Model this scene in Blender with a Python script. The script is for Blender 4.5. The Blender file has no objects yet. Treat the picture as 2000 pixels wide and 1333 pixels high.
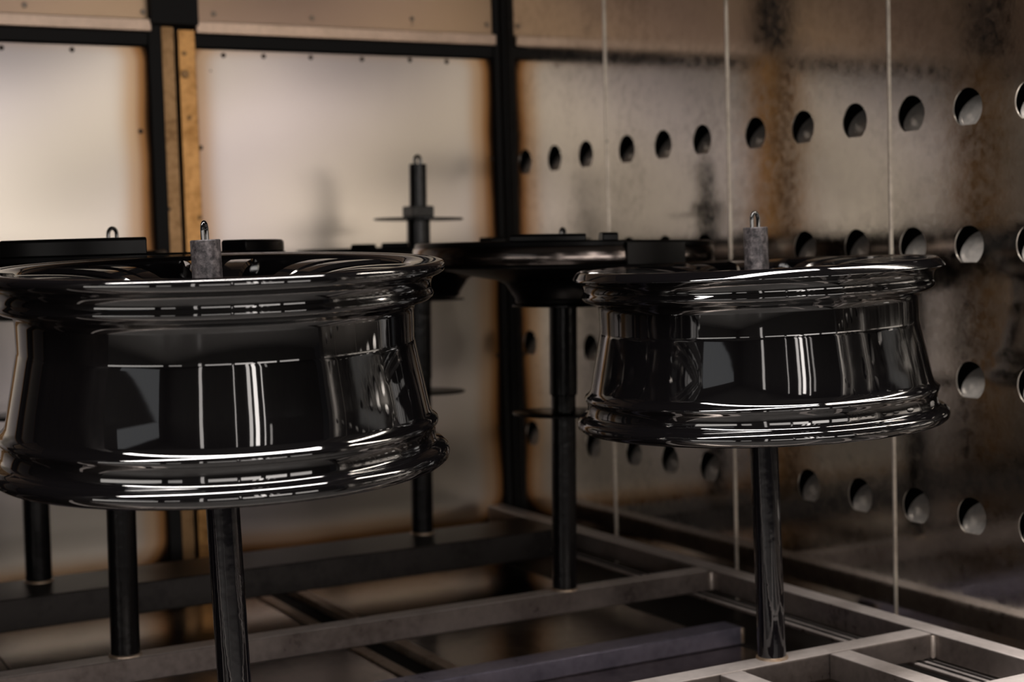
import bpy, bmesh, math, random
from mathutils import Vector, Matrix, Euler
random.seed(7)
S = bpy.context.scene
C = S.collection
PI = math.pi
EYE = 1.5                       # camera height above the workshop floor (metres)

# ---------------------------------------------------------------- camera
R = ((0.87779709, 0.05431369, -0.47594358), (-0.47819426, 0.04059595, -0.87731535), (-0.02832886, 0.99769835, 0.0616075))
cam_d = bpy.data.cameras.new('camera')
cam = bpy.data.objects.new('camera', cam_d)
C.objects.link(cam)
# rows of R map camera axes to world X (along back wall), Y (into the oven), Z (up)
X0, Y0, Z0 = Vector(R[0]).normalized(), Vector(R[1]), Vector(R[2])
Y0 = (Y0 - X0 * Y0.dot(X0)).normalized(); Z0 = X0.cross(Y0)
M = Matrix((X0, Y0, Z0)).to_4x4()
M.translation = (0, 0, EYE)
cam.matrix_world = M
cam_d.sensor_width = 36.0
cam_d.lens = 36.0 * 3036.33 / 2000.0
cam_d.clip_start = 0.05
cam_d.dof.use_dof = True
cam_d.dof.focus_distance = 1.95
cam_d.dof.aperture_fstop = 4.0
S.camera = cam

# ---------------------------------------------------------------- world, lights, exposure
S.view_settings.view_transform = 'Standard'
S.view_settings.look = 'None'
S.view_settings.gamma = 1
S.view_settings.use_curve_mapping = False
S.view_settings.exposure = 0.2
S.cycles.max_bounces = 10
S.cycles.glossy_bounces = 8
S.cycles.sample_clamp_indirect = 6
W = bpy.data.worlds.new('World'); S.world = W; W.use_nodes = True
W.node_tree.nodes['Background'].inputs[0].default_value = (0.75, 0.72, 0.75, 1)
W.node_tree.nodes['Background'].inputs[1].default_value = 0.02

def area(name, loc, look, sx, sy, power, col=(1, .95, .9)):
    l = bpy.data.lights.new(name, 'AREA'); l.shape = 'RECTANGLE'; l.size = sx; l.size_y = sy
    # energy chosen so that `power` is the radiance of the pane
    l.energy = power * sx * sy * PI; l.color = col
    o = bpy.data.objects.new(name, l); C.objects.link(o)
    o.location = (loc[0], loc[1], loc[2] + EYE)
    d = Vector((look[0], look[1], look[2] + EYE)) - o.location
    o.rotation_euler = d.to_track_quat('-Z', 'Y').to_euler()
    return o
# daylight through the tall workshop windows and doors behind the camera: x, width, z0, z1, radiance
LW = [(-4.7, 1.3, -.3, .72, 1.4), (-2.62, .22, -1.2, 2.6, 2.0), (-1.45, 1.6, -.25, .74, 2.2), (-.55, .06, .5, 2.6, 2.2), (.05, 1.0, -.25, .75, 3.4), (.25, .18, .45, 2.6, 3), (.58, .20, .40, 2.5, 6),
      (.98, .07, .6, 2.6, 3), (1.30, .12, 1.2, 2.3, 1.2), (1.35, 1.1, -.25, .75, 3.4), (2.75, 1.3, -.3, .80, 2.3)]
for x, w, z0, z1, p in LW:
    area('window_light', (x, -4.0, (z0 + z1) / 2), (x, 4, (z0 + z1) / 2), w, z1 - z0, p, (1, .93, .88))
# daylight windows along the left side of the workshop and an added overhead strip for the front rack
area('side_window_light', (-5.6, -1.4, .15), (4, -1.4, .15), 4.4, 1.1, 2.0, (1, .94, .88))
area('side_window_light', (-5.6, -1.6, 1.7), (4, -1.6, 1.7), 3.2, 1.0, .26, (.95, .97, 1))
area('overhead_strip_light', (-.2, 1.05, 2.7), (-.2, 1.05, -4), 4.6, .34, 34, (1, .95, .91))  # unseen strip lamp, placed and narrowed to light the front rack tops

# ---------------------------------------------------------------- helpers
def link(name, me, mat, parent=None, smooth=True, angle=32):
    me.materials.append(mat) if mat and not me.materials else None
    o = bpy.data.objects.new(name, me); C.objects.link(o)
    if smooth:
        me.shade_smooth(); me.set_sharp_from_angle(angle=math.radians(angle))
    if parent: o.parent = parent
    return o
def from_bm(name, bm, mat, parent=None, smooth=True, angle=32, bevel=0):
    bmesh.ops.recalc_face_normals(bm, faces=bm.faces)
    me = bpy.data.meshes.new(name); bm.to_mesh(me); bm.free()
    o = link(name, me, mat, parent, smooth, angle)
    if bevel:
        b = o.modifiers.new('bevel', 'BEVEL'); b.width = bevel; b.segments = 2; b.limit_method = 'ANGLE'
    return o
def box(bm, x0, x1, y0, y1, z0, z1):
    v = [bm.verts.new((x, y, z)) for z in (z0, z1) for y in (y0, y1) for x in (x0, x1)]
    for f in ((0, 1, 3, 2), (4, 6, 7, 5), (0, 4, 5, 1), (2, 3, 7, 6), (0, 2, 6, 4), (1, 5, 7, 3)):
        bm.faces.new([v[i] for i in f])
def boxobj(name, c, mat, parent=None, bevel=0.0015, loc=None):
    """box between world-relative corners; origin at its centre"""
    x0, x1, y0, y1, z0, z1 = c
    cx, cy, cz = (x0 + x1) / 2, (y0 + y1) / 2, (z0 + z1) / 2
    bm = bmesh.new(); box(bm, x0 - cx, x1 - cx, y0 - cy, y1 - cy, z0 - cz, z1 - cz)
    o = from_bm(name, bm, mat, parent, bevel=bevel)
    o.location = (cx, cy, cz)
    return o
def lathe(bm, prof, seg=96, closed=False, a0=0, a1=2 * PI):
    full = abs(a1 - a0 - 2 * PI) < 1e-6
    n = seg if full else seg + 1
    rings = []
    for i in range(n):
        a = a0 + (a1 - a0) * i / seg
        rings.append([bm.verts.new((r * math.cos(a), r * math.sin(a), z)) for r, z in prof])
    m = len(prof)
    for i in range(seg):
        A, B = rings[i], rings[(i + 1) % n]
        for j in range(m if closed else m - 1):
            k = (j + 1) % m
            bm.faces.new((A[j], B[j], B[k], A[k]))
    if not full and closed:
        bm.faces.new(rings[0]); bm.faces.new(rings[-1][::-1])
    if not full and not closed: pass
    return rings
def cyl(bm, r, z0, z1, seg=48, ch=0.001):
    p = [(0.0001, z0), (r - ch, z0), (r, z0 + ch), (r, z1 - ch), (r - ch, z1), (0.0001, z1)]
    lathe(bm, p, seg)
def tube(bm, pts, r, seg=12):
    rings = []
    for i, p in enumerate(pts):
        p = Vector(p)
        t = (Vector(pts[min(i + 1, len(pts) - 1)]) - Vector(pts[max(i - 1, 0)])).normalized()
        u = t.cross(Vector((0, 1, 0.01))).normalized(); w = t.cross(u)
        rings.append([bm.verts.new(p + (u * math.cos(2 * PI * k / seg) + w * math.sin(2 * PI * k / seg)) * r) for k in range(seg)])
    for i in range(len(rings) - 1):
        for k in range(seg):
            bm.faces.new((rings[i][k], rings[i][(k + 1) % seg], rings[i + 1][(k + 1) % seg], rings[i + 1][k]))
    bm.faces.new(rings[0]); bm.faces.new(rings[-1])
def empty(name, loc, label=None, cat=None, group=None, kind=None):
    o = bpy.data.objects.new(name, None); C.objects.link(o)
    o.location = (loc[0], loc[1], loc[2] + EYE); o.empty_display_size = .05
    if label: o['label'] = label
    if cat: o['category'] = cat
    if group: o['group'] = group
    if kind: o['kind'] = kind
    return o

# ---------------------------------------------------------------- materials
def mat(name, base=(.5, .5, .5), metal=0.0, rough=.5, ior=1.5, coat=0.0):
    m = bpy.data.materials.new(name); m.use_nodes = True
    b = m.node_tree.nodes['Principled BSDF']
    b.inputs['Base Color'].default_value = (*base, 1); b.inputs['Metallic'].default_value = metal
    b.inputs['Roughness'].default_value = rough; b.inputs['IOR'].default_value = ior
    b.inputs['Coat Weight'].default_value = coat
    return m, m.node_tree, b
def N(nt, t, **kw):
    n = nt.nodes.new(t)
    for k, v in kw.items(): setattr(n, k, v)
    return n
def mth(nt, op, a, b=None, c=None, clamp=False):
    n = nt.nodes.new('ShaderNodeMath'); n.operation = op; n.use_clamp = clamp
    for i, v in enumerate((a, b, c)):
        if v is None: continue
        if isinstance(v, (int, float)): n.inputs[i].default_value = v
        else: nt.links.new(v, n.inputs[i])
    return n.outputs[0]
def noise(nt, vec, scale, detail=3, rough=.5):
    n = nt.nodes.new('ShaderNodeTexNoise'); n.inputs['Scale'].default_value = scale
    n.inputs['Detail'].default_value = detail; n.inputs['Roughness'].default_value = rough
    nt.links.new(vec, n.inputs['Vector']); return n.outputs['Fac']
def ramp(nt, fac, stops, mode='LINEAR'):
    r = nt.nodes.new('ShaderNodeValToRGB'); r.color_ramp.interpolation = mode; nt.links.new(fac, r.inputs[0])
    e = r.color_ramp.elements
    while len(e) < len(stops): e.new(.5)
    for i, (p, c) in enumerate(stops):
        e[i].position = p; e[i].color = (*c, 1) if len(c) == 3 else c
    return r.outputs[0]
def bump(nt, b, h, strength, dist):
    n = nt.nodes.new('ShaderNodeBump'); n.inputs['Strength'].default_value = strength
    n.inputs['Distance'].default_value = dist
    nt.links.new(h, n.inputs['Height']); nt.links.new(n.outputs[0], b.inputs['Normal'])
def objco(nt):
    return nt.nodes.new('ShaderNodeTexCoord').outputs['Object']

def heat_panel(name, hx, hz, clean=(.74, .70, .66), rough=.27, corner=.10, edge=.022, ox=0.0, oz=0.0):
    """stainless sheet, heat tinted from its edges inwards; object space x/z, half sizes hx, hz"""
    m, nt, b = mat(name, metal=1.0, rough=rough)
    co = objco(nt)
    sp = nt.nodes.new('ShaderNodeSeparateXYZ'); nt.links.new(co, sp.inputs[0])
    ax, az = mth(nt, 'ABSOLUTE', mth(nt, 'ADD', sp.outputs[0], ox)), mth(nt, 'ABSOLUTE', mth(nt, 'ADD', sp.outputs[2], oz))
    n1 = noise(nt, co, 4, 1)
    dx = mth(nt, 'MAXIMUM', mth(nt, 'ADD', mth(nt, 'SUBTRACT', ax, hx), corner), 0)
    dz = mth(nt, 'MAXIMUM', mth(nt, 'ADD', mth(nt, 'SUBTRACT', az, hz), corner * .8), 0)
    dz = mth(nt, 'MULTIPLY', dz, 1.15)
    d = mth(nt, 'SQRT', mth(nt, 'ADD', mth(nt, 'MULTIPLY', dx, dx), mth(nt, 'MULTIPLY', dz, dz)))
    d = mth(nt, 'SUBTRACT', corner, d)          # distance inside the rounded outline
    d = mth(nt, 'ADD', d, mth(nt, 'MULTIPLY', mth(nt, 'SUBTRACT', n1, .5), .028))
    d = mth(nt, 'MAXIMUM', d, 0)
    f = mth(nt, 'SUBTRACT', 1.0, mth(nt, 'EXPONENT', mth(nt, 'DIVIDE', d, -.050)))
    col = ramp(nt, f, [(0.0, (.015, .010, .008)), (edge * 4.5, (.06, .03, .014)), (edge * 13, (.38, .20, .085)),
                       (edge * 25, (.60, .44, .31)), (.84, tuple(c * .93 for c in clean)), (1.0, clean)], 'EASE')
    big = mth(nt, 'SINE', mth(nt, 'ADD', mth(nt, 'MULTIPLY', sp.outputs[0], 6.5), mth(nt, 'MULTIPLY', mth(nt, 'SINE', mth(nt, 'MULTIPLY', sp.outputs[2], 8)), 1.2)))
    t2 = mth(nt, 'ADD', mth(nt, 'MULTIPLY', big, .5), .5)
    tm = N(nt, 'ShaderNodeMix', data_type='RGBA'); nt.links.new(t2, tm.inputs[0])
    tm.inputs[6].default_value = (.90, .87, .92, 1); tm.inputs[7].default_value = (1.0, .96, .88, 1)
    tint = tm.outputs[2]
    mx = N(nt, 'ShaderNodeMix', data_type='RGBA', blend_type='MULTIPLY'); mx.inputs[0].default_value = 1
    nt.links.new(col, mx.inputs[6]); nt.links.new(tint, mx.inputs[7])
    nt.links.new(mx.outputs[2], b.inputs['Base Color'])
    rr = mth(nt, 'ADD', mth(nt, 'MULTIPLY', mth(nt, 'SUBTRACT', 1, f), .2), rough)
    nt.links.new(rr, b.inputs['Roughness'])
    w1 = mth(nt, 'SINE', mth(nt, 'ADD', mth(nt, 'MULTIPLY', sp.outputs[0], 9), mth(nt, 'MULTIPLY', sp.outputs[2], 5)))
    w2 = mth(nt, 'SINE', mth(nt, 'SUBTRACT', mth(nt, 'MULTIPLY', sp.outputs[2], 15), mth(nt, 'MULTIPLY', sp.outputs[0], 4)))
    bump(nt, b, mth(nt, 'ADD', w1, w2), 1.0, .0018)
    return m

def galvanised():
    m, nt, b = mat('galvanised_sheet', metal=1.0, rough=.1)
    co = N(nt, 'ShaderNodeNewGeometry').outputs['Position']
    vo = N(nt, 'ShaderNodeTexVoronoi'); vo.inputs['Scale'].default_value = 70; nt.links.new(co, vo.inputs['Vector'])
    sp = nt.nodes.new('ShaderNodeSeparateColor'); nt.links.new(vo.outputs['Color'], sp.inputs[0])
    dirt = noise(nt, co, 3.0, 4, .6)
    fine = noise(nt, co, 45, 5, .7)
    v = mth(nt, 'ADD', mth(nt, 'MULTIPLY', dirt, .6), mth(nt, 'MULTIPLY', fine, .4))
    col = ramp(nt, v, [(.36, (.56, .52, .47)), (.5, (.80, .75, .69)), (.66, (.88, .83, .76))])
    nt.links.new(col, b.inputs['Base Color'])
    rg = mth(nt, 'ADD', mth(nt, 'MULTIPLY', sp.outputs[0], .05), mth(nt, 'MULTIPLY', fine, .16))
    nt.links.new(rg, b.inputs['Roughness'])
    bump(nt, b, fine, .08, .001)
    return m

def flecked(name, base, rough, ior, scale=160, amt=.015, metal=0.0):
    m, nt, b = mat(name, base, metal, rough, ior)
    co = objco(nt)
    n = noise(nt, co, scale, 2)
    bump(nt, b, n, amt, .002)
    return m

GLOSS = flecked('gloss_black_powder', (.0045, .004, .0045), .035, 2.1, 25, .02)
GLOSSR = flecked('black_powder_rear', (.004, .0038, .004), .3, 1.25, 40, .05)
POLISH = flecked('smoked_polish', (.20, .17, .155), .16, 1.5, 12, .08, metal=1.0)
POLER = flecked('dull_black_paint', (.005, .0045, .005), .24, 1.4, 55, .4)
POLE = flecked('thick_black_paint', (.0055, .005, .007), .08, 1.8, 40, .25)

def pin_paint():
    m, nt, b = mat('worn_grey_pin', (.10, .09, .095), .35, .38, 1.6)
    co = objco(nt); n = noise(nt, co, 90, 5, .7)
    nt.links.new(ramp(nt, n, [(.38, (.03, .027, .03)), (.52, (.12, .105, .11)), (.66, (.26, .23, .23))]), b.inputs['Base Color'])
    bump(nt, b, n, .5, .002)
    return m
PIN = pin_paint()

def bare_steel(name, c0, c1, rough, metal=.6):
    m, nt, b = mat(name, c1, metal, rough)
    co = N(nt, 'ShaderNodeNewGeometry').outputs['Position']
    n = mth(nt, 'ADD', mth(nt, 'MULTIPLY', noise(nt, co, 9, 5, .6), .7), mth(nt, 'MULTIPLY', noise(nt, co, 80, 4), .3))
    nt.links.new(ramp(nt, n, [(.34, c0), (.52, c1), (.72, tuple(min(1, c * 1.25) for c in c1))]), b.inputs['Base Color'])
    nt.links.new(mth(nt, 'ADD', mth(nt, 'MULTIPLY', n, .25), rough - .12), b.inputs['Roughness'])
    bump(nt, b, n, .15, .002)
    return m
STEEL = bare_steel('rack_steel', (.13, .105, .095), (.23, .195, .18), .30, .6)  # darkened for the shaded sides of the tubes
TOPLIT = bare_steel('rack_steel_lit_top', (.50, .44, .41), (.66, .59, .56), .42, .1)  # pale copy of the rack steel, standing for light on the tops
BLUED = bare_steel('blued_steel', (.22, .21, .29), (.36, .34, .45), .30)
DARKST = bare_steel('dark_steel', (.018, .016, .016), (.045, .04, .038), .45)  # plain dark steel, much darker than the rack tubes
FLOORM = bare_steel('oven_floor_plate', (.20, .17, .155), (.38, .33, .30), .21, metal=1.0)
WELD = bare_steel('weld_bead', (.35, .22, .12), (.62, .50, .40), .4)
WELDP = bare_steel('pale_weld', (.40, .33, .28), (.72, .64, .58), .4)
GOLD = bare_steel('heat_gold_angle', (.30, .15, .05), (.62, .34, .13), .36, metal=1.0)
BROWN = bare_steel('heat_brown_angle', (.16, .09, .04), (.36, .22, .11), .38, metal=1.0)
TRIM = bare_steel('bright_trim', (.58, .44, .34), (.70, .53, .42), .36, metal=1.0)
BLACKM = mat('matt_black', (.008, .007, .007), 0, .7)[0]  # flat black for backings, gaps and flanges
SCREWM = mat('dark_screw', (.05, .04, .035), 1, .4)[0]
SCREWG = mat('grey_screw', (.28, .23, .19), 1, .35)[0]
SKIRT = bare_steel('brown_skirting', (.16, .09, .05), (.52, .40, .31), .3, metal=1.0)
LIP = bare_steel('folded_seam', (.55, .50, .44), (.85, .78, .70), .3, metal=.7)
GALV = galvanised()
FLAP = bare_steel('louvre_steel', (.50, .47, .44), (.80, .75, .70), .40, metal=.75)
CONC = bare_steel('workshop_concrete', (.16, .15, .145), (.26, .245, .235), .35, metal=0)
PLASTER = bare_steel('workshop_wall', (.05, .047, .045), (.08, .075, .07), .8, metal=0)

# ---------------------------------------------------------------- oven shell
XW, YB, ZF, ZC = 1.825, 3.371, -.73, 1.25
YO = 1.51                         # mouth of the oven
def struct(o): o['kind'] = 'structure'; return o

def wroot(name):
    o = empty(name, (0, 0, 0)); o['kind'] = 'structure'; return o

# back wall ---------------------------------------------------------
wb = wroot('wall_back')
def backpart(name, x0, x1, z0, z1, yfront, thick, m, bevel=.0015):
    return boxobj(name, (x0, x1, yfront, yfront + thick, z0, z1), m, wb, bevel)
backpart('backing_sheet', -1.6, XW + .13, ZF - .1, ZC, YB + .03, .01, BLACKM, 0)
P_L = heat_panel('heat_tinted_sheet_left', .326, .600, oz=-.02)
P_R = heat_panel('heat_tinted_sheet_right', .386, .590, ox=.014, oz=-.03)
P_U = heat_panel('heat_tinted_sheet_upper', .80, .40, clean=(.50, .37, .28), rough=.30, corner=.04, edge=.008)
def screws(parent_obj, pts, r=.0055, m=SCREWM):
    for i, (x, z) in enumerate(pts):
        bm = bmesh.new(); cyl(bm, r, 0, .003, 14, .0012)
        bmesh.ops.rotate(bm, verts=bm.verts, matrix=Matrix.Rotation(PI / 2, 3, 'X'))
        o = from_bm('screw_head', bm, m, parent_obj)
        o.location = Vector((x, parent_obj['front'], z)) - parent_obj.location
def panel(x0, x1, z0, z1, m, yf=YB, name='wall_panel'):
    o = backpart(name, x0, x1, z0, z1, yf, .004, m, .001)
    o['front'] = yf
    return o
pl = panel(.300, .948, -.70, .452, P_L)
screws(pl, [(.64, .440), (.785, .441), (.925, .270), (.34, .440), (.49, .440), (.925, -.1), (.925, -.4)])
panel(-.46, .186, -.70, .452, P_L); panel(-1.56, -.58, -.70, .452, P_L)
pr = panel(1.052, 1.796, -.70, .452, P_R)
screws(pr, [(1.118, .440), (1.212, .441), (1.325, .442), (1.452, .442), (1.575, .444), (1.672, .443), (1.787, .212), (1.787, -.27), (1.787, -.45), (1.057, .235)])
screws(pr, [(1.087, .405)], .002)
pu3 = panel(-1.56, .186, .512, ZC, P_U, YB - .004)
pu = panel(.298, .950, .512, ZC, P_U, YB - .004)
screws(pu, [(.38, .55), (.69, .530), (.94, .527)], .006, SCREWG)
pu2 = panel(1.056, 1.796, .512, ZC, P_U, YB - .004)
screws(pu2, [(1.098, .530), (1.330, .531), (1.582, .540), (1.782, .535)], .006, SCREWG)
screws(pu2, [(1.582, .528)], .0025, SCREWG)
for x0, x1 in ((-1.56, .186), (.300, .948), (1.052, 1.796)):
    panel(x0, x1, ZF, -.708, SKIRT, YB + .001, 'skirting_sheet')
    panel(x0, x1, -.708, -.701, BLACKM, YB + .004, 'shadow_gap')
for x0, x1 in ((-1.56, .187), (.299, .952), (1.053, 1.797)):
    backpart('trim_strip', x0, x1, .484, .510, YB - .022, .022, TRIM)
    backpart('shadow_gap', x0, x1, .456, .484, YB - .004, .01, BLACKM)
# the heat coloured upright between the panels
backpart('upright_post', .950, 1.056, .500, ZC, YB - .03, .03, BLACKM)
for dx in (-.765, -1.53):
    backpart('upright_post', .950 + dx, 1.060 + dx, .500 if dx > -1 else ZF, ZC, YB - .03, .03, BLACKM)
    backpart('upright_flange', .950 + dx, 1.062 + dx, ZF, .500, YB - .010, .02, BROWN if dx > -1 else BLACKM)
backpart('upright_flange', .948, .976, ZF, .500, YB - .012, .02, BLACKM)
g1 = backpart('upright_angle', .977, 1.006, ZF, .498, YB - .006, .02, BROWN); g1['front'] = YB - .006
backpart('upright_flange', 1.006, 1.0125, ZF, .500, YB + .006, .02, BLACKM)
g2 = backpart('upright_angle', 1.013, 1.052, ZF, .492, YB - .010, .02, GOLD); g2['front'] = YB - .010
g2['label'] = 'gold heat-tinted steel angle'
screws(g2, [(1.026, .440), (1.032, .300), (1.036, -.2), (1.046, .08), (1.036, -.42)], .005, BROWN)
screws(g2, [(1.026, .395)], .0095, BROWN)
screws(g1, [(.979, .10), (.980, -.3)], .004, SCREWM)
backpart('corner_flange', 1.797, 1.811, ZF, ZC, YB - .012, .02, BLACKM)
backpart('corner_angle', 1.811, 1.816, ZF, ZC, YB - .003, .01, BROWN, .001)
backpart('corner_flange', 1.816, 1.8235, ZF, ZC, YB - .020, .03, BLACKM)

# right wall: louvred galvanised panels -----------------------------
wr = wroot('wall_right')
HZ = [.197, -.021, -.238, -.458]
HR = .0315
def ring_cell(bm, y0, y1, z0, z1, cy, cz, r, x=0.0):
    """plate cell with a flat-bottomed round hole, plus its rim depth"""
    n = 40; zb = cz - r * .86
    def circ(a):
        y, z = cy + r * math.cos(a), cz + r * math.sin(a)
        return (y, max(z, zb))
    def sq(a):
        c, s = math.cos(a), math.sin(a)
        t = min(((y1 - cy) if c > 0 else (y0 - cy)) / c if abs(c) > 1e-6 else 1e9, ((z1 - cz) if s > 0 else (z0 - cz)) / s if abs(s) > 1e-6 else 1e9)
        return (cy + c * t, cz + s * t)
    angs = sorted({2 * PI * k / n for k in range(n)} | {math.atan2(b - cz, a - cy) % (2 * PI) for a in (y0, y1) for b in (z0, z1)})
    inner = [bm.verts.new((x, *circ(a))) for a in angs]
    back = [bm.verts.new((x + .0025, *circ(a))) for a in angs]
    outer = [bm.verts.new((x, *sq(a))) for a in angs]
    for k in range(len(angs)):
        j = (k + 1) % len(angs)
        bm.faces.new((outer[k], outer[j], inner[j], inner[k]))
        bm.faces.new((inner[k], inner[j], back[j], back[k]))
def flap_mesh():
    bm = bmesh.new(); r = HR * .97; n = 28; zb = -HR * .86
    pts = []
    for k in range(n):
        a = 2 * PI * k / n
        pts.append((r * math.cos(a), max(r * math.sin(a), zb + .0004)))
    ang = math.radians(31)
    f, g = [], []
    for y, z in pts:
        s = z - zb
        f.append(bm.verts.new((.0015 + s * math.sin(ang), y, zb + s * math.cos(ang))))
        g.append(bm.verts.new((.0015 + s * math.sin(ang) + .001, y, zb + s * math.cos(ang) - .001)))
    bm.faces.new(f); bm.faces.new(g[::-1])
    for k in range(n):
        j = (k + 1) % n
        try: bm.faces.new((f[k], g[k], g[j], f[j]))
        except ValueError: pass
    bmesh.ops.remove_doubles(bm, verts=bm.verts, dist=1e-6)
    bmesh.ops.recalc_face_normals(bm, faces=bm.faces)
    me = bpy.data.meshes.new('louvre_flap'); bm.to_mesh(me); bm.free(); me.materials.append(FLAP)
    return me
FM = flap_mesh()
panels = [(2.9045, YB - .001, [3.272, 3.132, 2.993]), (2.4625, 2.9035, [2.824, 2.686, 2.548]), (2.0105, 2.4615, [2.376, 2.236, 2.096]),
          (1.560, 2.0095, [1.957, 1.830, 1.700]), (1.108, 1.559, [1.47, 1.335, 1.195]), (.656, 1.107, [1.015, .88, .745]), (.30, .655, [.57, .43])]
for y0, y1, cols in panels:
    bm = bmesh.new()
    yc = sorted(cols)
    ye = [y0] + [(a + b) / 2 for a, b in zip(yc, yc[1:])] + [y1]
    ze = [-.60, -.348, -.13, .088, .32]
    for i, cy in enumerate(yc):
        for j, cz in enumerate(sorted(HZ)):
            ring_cell(bm, ye[i], ye[i + 1], ze[j], ze[j + 1], cy, cz, HR)
    for a, b in ((ZF, -.60), (.32, ZC)):
        vs = [bm.verts.new((0, y, z)) for y, z in ((y0, a), (y1, a), (y1, b), (y0, b))]
        bm.faces.new(vs)
    bmesh.ops.remove_doubles(bm, verts=bm.verts, dist=1e-5)
    bmesh.ops.recalc_face_normals(bm, faces=bm.faces)
    me = bpy.data.meshes.new('wall_panel'); bm.to_mesh(me); bm.free()
    o = link('wall_panel', me, GALV, wr, smooth=False); o.location = (XW, 0, 0)
    for cy in yc:
        for cz in HZ:
            f = bpy.data.objects.new('louvre_flap', FM); C.objects.link(f); f.parent = o
            f.location = (0, cy, cz); f.rotation_euler = (0, math.radians(random.uniform(-3, 5)), 0)
    # folded seam standing proud of the sheet at the near edge
    boxobj('seam_lip', (XW - .0035, XW + .003, y1 - .0022, y1 + .0008, ZF, ZC), LIP, o, 0).location -= Vector((XW, 0, 0))
boxobj('plenum_back', (XW + .12, XW + .13, .3, YB + .03, ZF, ZC), BLACKM, wr, 0)
boxobj('wall_front_frame', (XW - .005, XW + .13, .20, .299, ZF - .8, ZC + .1), DARKST, wr, .002)

# left wall, ceiling, floor of the oven ------------------------------
wl = boxobj('wall_left', (-1.60, -1.56, 1.40, YB + .04, ZF - .8, ZC), DARKST); wl.location.z += EYE; struct(wl)
ce = boxobj('ceiling', (-1.60, XW + .13, YO, YB + .04, ZC, ZC + .05), DARKST); ce.location.z += EYE; struct(ce)
fl = wroot('floor')
boxobj('floor_base', (-1.60, XW + .13, YO, YB + .04, ZF - .06, ZF - .012), BLACKM, fl, 0)
for x0, x1 in ((-1.56, -.60), (-.597, .50), (.503, 1.06), (1.175, 1.66)):
    boxobj('floor_plate', (x0, x1, YO + .01, YB - .003, ZF - .012, ZF), FLOORM, fl, .001)
for x0, x1 in ((1.064, 1.088), (1.147, 1.171)):
    boxobj('floor_strip', (x0, x1, YO + .01, YB - .003, ZF - .012, ZF + .004), WELD, fl, .001)
boxobj('floor_edge', (1.663, 1.822, YO + .01, YB - .02, ZF - .012, ZF), DARKST, fl, .001)
# workshop around the camera (seen only in reflections)
wf = boxobj('floor_workshop', (-6, 5, -4.2, 3.4, -EYE - .05, -EYE), CONC, None, 0); wf.location.z += EYE; struct(wf)
ww = boxobj('wall_workshop', (-6, 5, -4.3, -4.2, -EYE, 3), PLASTER, None, 0); ww.location.z += EYE; struct(ww)
boxw = boxobj('wall_workshop_side', (-6.1, -6, -4.2, 3.4, -EYE, 3), PLASTER, None, 0); boxw.location.z += EYE; struct(boxw)
wc = boxobj('ceiling_workshop', (-6, 5, -4.2, 3.4, 2.9, 3), PLASTER, None, 0); wc.location.z += EYE; struct(wc)

# ---------------------------------------------------------------- rack
rk = empty('steel_rack', (1.1, 2.2, -.665), 'welded square-tube steel rack frame that holds the hanger posts', 'rack')
def rbox(name, c, m=STEEL, bevel=.0025, label=None):
    o = boxobj(name, c, m, rk, bevel); o.location -= Vector((1.1, 2.2, -.665))
    if m is STEEL:                      # overhead light painted as a paler colour on the upward faces
        o.data.materials.append(TOPLIT)
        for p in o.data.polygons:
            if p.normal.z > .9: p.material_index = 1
    if label: o['label'] = label
    return o
T = .040
for y0, y1, z0 in ((1.525, 1.565, -.665), (1.800, 1.842, -.665), (2.386, 2.426, -.665), (2.930, 3.100, -.685)):
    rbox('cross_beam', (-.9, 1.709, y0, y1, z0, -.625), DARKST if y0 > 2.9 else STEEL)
    # weld at the joint with the side rail
    rbox('weld', (1.7030, 1.7115, y0 - .007, y0 + .001, z0 + .002, -.627), WELDP, .003)
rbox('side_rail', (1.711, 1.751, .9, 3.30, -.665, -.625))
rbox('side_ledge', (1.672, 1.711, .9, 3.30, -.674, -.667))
for x in (1.681, 1.697):
    rbox('ledge_rib', (x, x + .004, .9, 3.30, -.667, -.6645), DARKST, 0)
for x0 in (1.30, 1.502):
    for a, b in ((1.566, 1.799),):
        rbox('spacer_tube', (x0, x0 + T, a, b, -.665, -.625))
    rbox('weld', (x0 + T - .001, x0 + T + .005, 1.794, 1.800, -.662, -.627), WELDP, .002)
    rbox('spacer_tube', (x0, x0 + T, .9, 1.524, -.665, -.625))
rbox('lower_beam', (.2, 1.668, 2.235, 2.290, -.7295, -.698), BLUED, .002, 'blue-tinted lower steel tube')
rbox('end_cap', (1.664, 1.671, 2.233, 2.243, -.728, -.699), WELD, .002)

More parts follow.
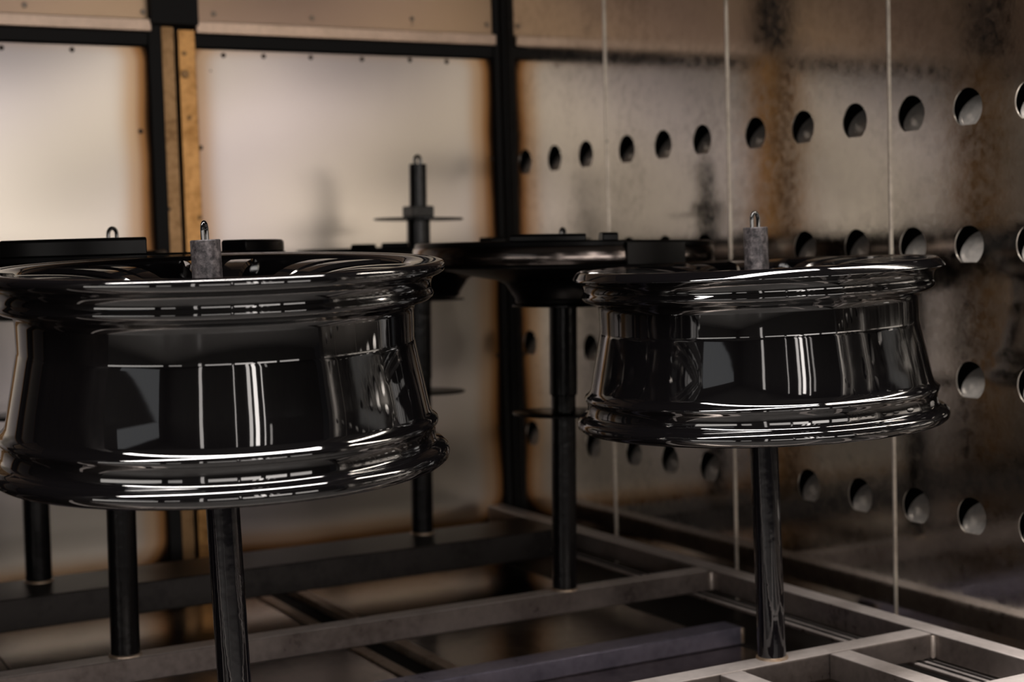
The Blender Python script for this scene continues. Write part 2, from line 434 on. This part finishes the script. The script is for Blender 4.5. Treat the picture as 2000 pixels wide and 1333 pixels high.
# ---------------------------------------------------------------- hanger posts
def hanger(base, top, zt, label, rp, rs, rc, discs, sleeve=None, loop=(.010, .023, .0035), extra=None, pinm=None, discr=.092, spin=0, paint=None):
    paint = paint or POLER; pinm = pinm or paint
    """base, top: (x, y) at the rack top and at eye height; heights are relative to the eye"""
    b = Vector((base[0], base[1], -.625)); t = Vector((top[0], top[1], 0))
    root = empty('hanger_post', b, label, 'post', 'hanger posts')
    ax = (t - b).normalized(); L = (t - b).length / .625
    root.rotation_euler = Vector((0, 0, 1)).rotation_difference(ax).to_euler()
    h = lambda z: (z + .625) * L
    bm = bmesh.new(); cyl(bm, rp, 0.0005, h(discs[0][0]) if not sleeve else h(sleeve[0]), 48); from_bm('pole', bm, paint, root)
    bm = bmesh.new()
    for k in range(1):
        lathe(bm, [(rp - .002, 0), (rp + .0035, .0002), (rp + .003, .0025), (rp - .001, .0045)], 40)
    from_bm('weld', bm, WELD, root)
    if sleeve:
        bm = bmesh.new(); cyl(bm, rs, h(sleeve[0]), h(sleeve[1]), 48, .0015); from_bm('sleeve', bm, paint, root)
    for z, th in discs:
        bm = bmesh.new(); lathe(bm, [(rp - .002, h(z) - th), (discr - .002, h(z) - th), (discr, h(z) - th * .7), (discr, h(z) - th * .3), (discr - .002, h(z)), (rp - .002, h(z))], 72)
        from_bm('support_disc', bm, paint, root)
    z0 = h(sleeve[1] if sleeve else discs[-1][0])
    bm = bmesh.new(); cyl(bm, rc, z0, h(zt), 48, .0012); from_bm('top_pin', bm, pinm, root)
    if extra:
        zb, zu, w = extra
        bm = bmesh.new(); box(bm, -w, w, -w, w, h(zb), h(zu)); from_bm('collar', bm, paint, root, bevel=.002)
    a, hh, r = loop
    pts = [(-a, 0, h(zt) - .001), (-a, 0, h(zt) + hh * .45)]
    for k in range(1, 12):
        an = PI - PI * k / 12
        pts.append((a * math.cos(an), 0, h(zt) + hh * .45 + (hh * .55 - r) * math.sin(an)))
    pts += [(a, 0, h(zt) + hh * .45), (a, 0, h(zt) - .001)]
    bm = bmesh.new(); tube(bm, pts, r)
    o = from_bm('eye_loop', bm, GLOSS, root)
    o.rotation_euler.z = spin
    return root, h

pF, hF = hanger((.592, 1.83), (.5755, 1.83), .017, 'nearest hanger post, grey worn pin through the large left wheel', .0205, .0225, .0182,
     [(-.285, .004), (-.112, .004)], loop=(.0055, .0235, .0028), pinm=PIN, spin=math.radians(48), discr=.084, paint=POLE)
pR, hR = hanger((1.418, 1.829), (1.402, 1.829), .016, 'hanger post with grey worn pin through the right wheel beside the louvred wall', .0208, .0225, .0178,
     [(-.292, .004), (-.112, .004)], loop=(.0085, .024, .003), pinm=PIN, spin=math.radians(20), discr=.084, paint=POLE)
pB, hB = hanger((.602, 2.410), (.610, 2.410), .024, 'hanger post directly behind the large left wheel, ending in a thin dark loop', .0225, .0235, .018,
     [(-.300, .004), (-.112, .004)], sleeve=(-.27, -.005), loop=(.0085, .0225, .003), spin=math.radians(28))
pC, hC = hanger((1.399, 2.406), (1.414, 2.406), .013, 'hanger post in the gap between the two front wheels with a low support disc', .0222, .0250, .018,
     [(-.302, .004), (-.108, .004)], sleeve=(-.272, -.004), loop=(.006, .0165, .0035), spin=math.radians(28))
pD, hD = hanger((1.427, 3.067), (1.440, 3.067), .181, 'tallest hanger post with a bare upper disc and loop against the back wall', .0235, .0252, .0188,
     [(-.311, .004), (-.110, .004), (.064, .0045)], sleeve=(-.285, .06), loop=(.0095, .021, .0038), extra=(.066, .090, .026), discr=.0975, spin=math.radians(28))
pL, hL = hanger((.605, 3.067), (.610, 3.067), .01, 'hanger post at far left, furthest back below the large left wheel', .025, .0235, .018,
     [(-.300, .004), (-.112, .004)], sleeve=(-.27, -.005), spin=math.radians(28))

# ---------------------------------------------------------------- wheels
def rim_profile(crisp=False):
    # outside of the barrel from the front lip down, then the inner skin back up
    out = [(.2620, -.0012), (.2700, 0), (.2740, -.0012), (.2765, -.0045), (.2768, -.0095), (.2750, -.0140), (.2700, -.0170), (.2635, -.0195), (.2605, -.0240),
           (.2596, -.0290), (.2592, -.0330), (.2600, -.0355), (.2620, -.0385), (.2625, -.0415), (.2612, -.0450), (.2570, -.0485), (.2490, -.0515), (.2420, -.0540),
           (.2385, -.0575), (.2375, -.0640), (.2372, -.0960), (.2372, -.0985), (.2374, -.0992), (.2378, -.1004), (.2383, -.1030), (.2399, -.1110), (.2435, -.1300), (.2490, -.1580), (.2545, -.1870), (.2570, -.1925), (.2605, -.1962),
           (.2635, -.1985), (.2645, -.2015), (.2638, -.2045), (.2617, -.2072), (.2607, -.2110), (.2605, -.2160), (.2608, -.2235), (.2620, -.2270), (.2655, -.2295),
           (.2710, -.2310), (.2762, -.2355), (.2778, -.2415), (.2765, -.2475), (.2720, -.2515), (.2650, -.2530), (.2575, -.2500)]
    if crisp: out[:5] = [(.2640, 0), (.2672, -.0008), (.2700, -.0036), (.2727, -.0069), (.2752, -.0103), (.2766, -.0126), (.2766, -.0138)]
    inn = [(.2530, -.236), (.2490, -.195), (.2430, -.165), (.2370, -.135), (.2335, -.110), (.2330, -.062), (.2380, -.052), (.2530, -.044), (.2550, -.038), (.2550, -.018), (.2560, -.0045)]
    return out + inn
def spoke_bm(a, flat=False, n=14, r0=.052, r1=.2565):
    """Y spoke: a stem that forks in two arms; chamfered section; z from the hub up to the lip"""
    bm = bmesh.new()
    def zt(r):
        t = (r - r0) / (r1 - r0)
        return -.075 + (.0735 if flat else .069) * (1 - max(0, 1 - t) ** (4.5 if flat else 4.2))
    def arm(side):
        rings = []
        for k in range(n + 1):
            r = r0 + (r1 - r0) * k / n
            t = k / n
            off = side * (.008 + .038 * max(0, (t - .12)) ** 1.1)
            w = (.0125 if flat else .0150) + .0015 * t
            z = zt(r); dp = .034 - .016 * t
            th = off / r
            er = Vector((math.cos(th), math.sin(th), 0)); et = Vector((-math.sin(th), math.cos(th), 0))
            c = er * r
            sec = [(-w, -dp), (-w, -.005), (-w * .8, 0), (0, .0004), (w * .8, 0), (w, -.005), (w, -dp)]
            rings.append([bm.verts.new(c + et * s + Vector((0, 0, z + q))) for s, q in sec])
        for i in range(n):
            for j in range(len(rings[0])):
                jj = (j + 1) % len(rings[0])
                bm.faces.new((rings[i][j], rings[i][jj], rings[i + 1][jj], rings[i + 1][j]))
        bm.faces.new(rings[0]); bm.faces.new(rings[-1][::-1])
    arm(1); arm(-1)
    bmesh.ops.rotate(bm, verts=bm.verts, matrix=Matrix.Rotation(a, 3, 'Z'))
    return bm
def full_wheel(name, pos, label, tilt, yaw, spoke_n=7, scale=(1, 1, 1), flat=False):
    root = empty(name, pos, label, 'wheel', 'black wheel rims on the front posts')
    root.rotation_euler = tilt
    root.scale = scale
    bm = bmesh.new(); lathe(bm, rim_profile(flat), 200, closed=True)
    b = from_bm('barrel', bm, GLOSS, root, angle=60)
    bm = bmesh.new(); lathe(bm, [(.232, -.050), (.232, -.0075), (.236, -.0035), (.255, -.0012), (.2615, -.0012), (.2575, -.018), (.254, -.050)], 120, closed=True)
    from_bm('face_ring', bm, GLOSS, root, angle=40)
    for k in range(spoke_n):
        from_bm('spoke', spoke_bm(yaw + 2 * PI * k / spoke_n, flat), GLOSS, root, angle=25)
    bm = bmesh.new(); lathe(bm, [(.033, -.1115), (.072, -.1115), (.074, -.100), (.066, -.079), (.058, -.074), (.040, -.074), (.033, -.078)], 64, closed=True)
    from_bm('hub', bm, GLOSS, root)
    for k in range(5):
        a = yaw + 2 * PI * k / 5 + .3
        bm = bmesh.new(); lathe(bm, [(.0035, -.0755), (.007, -.0755), (.0075, -.0735), (.0065, -.0725), (.0035, -.0725)], 18, closed=True)
        bmesh.ops.translate(bm, verts=bm.verts, vec=(.048 * math.cos(a), .048 * math.sin(a), 0))
        from_bm('bolt_seat', bm, GLOSS, root)
    bm = bmesh.new(); tube(bm, [(.258, 0, -.026), (.263, 0, -.026), (.272, 0, -.021), (.281, 0, -.015)], .0022, 8)
    bmesh.ops.rotate(bm, verts=bm.verts, matrix=Matrix.Rotation(yaw + 1.9, 3, 'Z'))
    from_bm('valve_hole', bm, GLOSS, root)
    return root
vF, vR = Vector((.588, 1.83, 0)).normalized(), Vector((1.40, 1.83, 0)).normalized()
def lean(axis, deg): return Matrix.Rotation(math.radians(deg), 3, axis)
# the big wheel dips towards the camera, the right one leans to the left with its post
tF = (lean(Vector((vF.y, -vF.x, 0)), 2.7)).to_euler()
tR = (lean(Vector((0, 1, 0)), -1.4)).to_euler()
wF = full_wheel('alloy_wheel', (.588, 1.83, -.0125), 'largest glossy black wheel, cut off by the left edge of the picture', tF, .35, 7, (1, 1, .975))
wR = full_wheel('alloy_wheel', (1.400, 1.83, -.037), 'glossy black wheel on the right in front of the louvred wall', tR, .2, 9, (.972, .972, .925), flat=True)

def centre(pos, label, yaw, tilt, pads, spoke_a, n=5, blocks=()):
    root = empty('wheel_centre', pos, label, 'wheel', 'barrel-less wheel faces on the rear posts')
    root.rotation_euler = tilt
    bm = bmesh.new(); lathe(bm, [(.258, -.036), (.2685, -.036), (.2702, -.033), (.2688, -.008), (.266, -.004), (.250, -.004), (.250, -.03)], 128, closed=True)
    from_bm('rim_band', bm, POLISH, root, angle=40)
    bm = bmesh.new(); lathe(bm, [(.215, -.006), (.2625, -.006), (.2655, -.003), (.2645, .003), (.260, .0055), (.225, .0055)], 128, closed=True)
    from_bm('face_ring', bm, GLOSSR, root)
    bm = bmesh.new(); lathe(bm, [(.240, -.040), (.2735, -.040), (.2745, -.0375), (.2735, -.0355), (.240, -.0355)], 128, closed=True)
    from_bm('flange', bm, GLOSSR, root)
    bm = bmesh.new(); lathe(bm, [(.031, -.106), (.080, -.106), (.085, -.103), (.0865, -.097), (.082, -.090), (.066, -.080), (.031, -.080)], 64, closed=True)
    from_bm('hub', bm, GLOSSR, root)
    bm = bmesh.new(); lathe(bm, [(.070, -.098), (.0845, -.098), (.092, -.086), (.104, -.068), (.118, -.0615), (.160, -.0545), (.215, -.043), (.252, -.034), (.252, -.030), (.160, -.049), (.110, -.057), (.080, -.080)], 96, closed=True)
    from_bm('bowl', bm, GLOSSR, root)
    for a0, a1 in blocks:
        bm = bmesh.new()
        lathe(bm, [(.262, -.0355), (.2745, -.0355), (.2735, .002), (.262, .002)], 10, closed=True, a0=math.radians(a0), a1=math.radians(a1))
        from_bm('clamp_block', bm, GLOSSR, root, bevel=.001)
    for k in range(n):
        a = spoke_a + 2 * PI * k / n
        bm = bmesh.new()
        st = [(.060, -.092, -.082, .040), (.084, -.090, -.066, .034), (.098, -.070, -.056, .034), (.112, -.0585, -.043, .034), (.150, -.050, -.032, .036), (.200, -.040, -.022, .046), (.252, -.030, -.008, .064)]
        rings = []
        for r, zl, zu, w in st:
            rings.append([bm.verts.new((r, s * w * q, z)) for s, z, q in ((-1, zl, .8), (-1, (zl + zu) / 2, 1), (-1, zu, .82), (1, zu, .82), (1, (zl + zu) / 2, 1), (1, zl, .8))])
        for i in range(len(rings) - 1):
            for j in range(6):
                jj = (j + 1) % 6
                bm.faces.new((rings[i][j], rings[i][jj], rings[i + 1][jj], rings[i + 1][j]))
        bm.faces.new(rings[0]); bm.faces.new(rings[-1][::-1])
        bmesh.ops.rotate(bm, verts=bm.verts, matrix=Matrix.Rotation(a, 3, 'Z'))
        from_bm('spoke', bm, GLOSSR, root, angle=30)
    for a0, a1, r0, r1, z1 in pads:
        bm = bmesh.new(); a0, a1 = math.radians(a0), math.radians(a1)
        ch = .003
        lathe(bm, [(r0, .0045), (r1, .0045), (r1, z1 - ch), (r1 - ch, z1), (r0 + ch, z1), (r0, z1 - ch)], max(6, int((a1 - a0) * 30)), closed=True, a0=a0, a1=a1)
        from_bm('raised_pad', bm, GLOSSR, root, bevel=.0015)
    return root
# pad angles are measured in the horizontal plane from the +x axis
cC = centre((1.414, 2.406, -.0025), 'black wheel face with polished band on the post between the front wheels', 0, (0, math.radians(1.0), 0),
       [(-140, -112, .215, .262, .0165), (-106, -100, .235, .262, .018)], math.radians(188), blocks=((-98, -72),))
cB = centre((.610, 2.410, -.0025), 'black wheel face just behind the large left wheel, under a thin loop', 0, (0, 0, 0),
       [(-140, -94, .215, .262, .0285), (-58, -14, .215, .262, .022)], math.radians(150))
cD = centre((1.441, 3.067, -.0025), 'black wheel face furthest back, under the tallest post', 0, (0, 0, 0),
       [(-147, -138.5, .22, .262, .013), (-132, -120, .22, .262, .014), (-81, -72, .22, .262, .020)], math.radians(-64))
cL = centre((.611, 3.067, -.0025), 'black wheel face at far left in the back row, almost hidden', 0, (0, 0, 0),
       [(-120, -80, .22, .262, .014), (-40, -10, .22, .262, .012)], math.radians(-10))
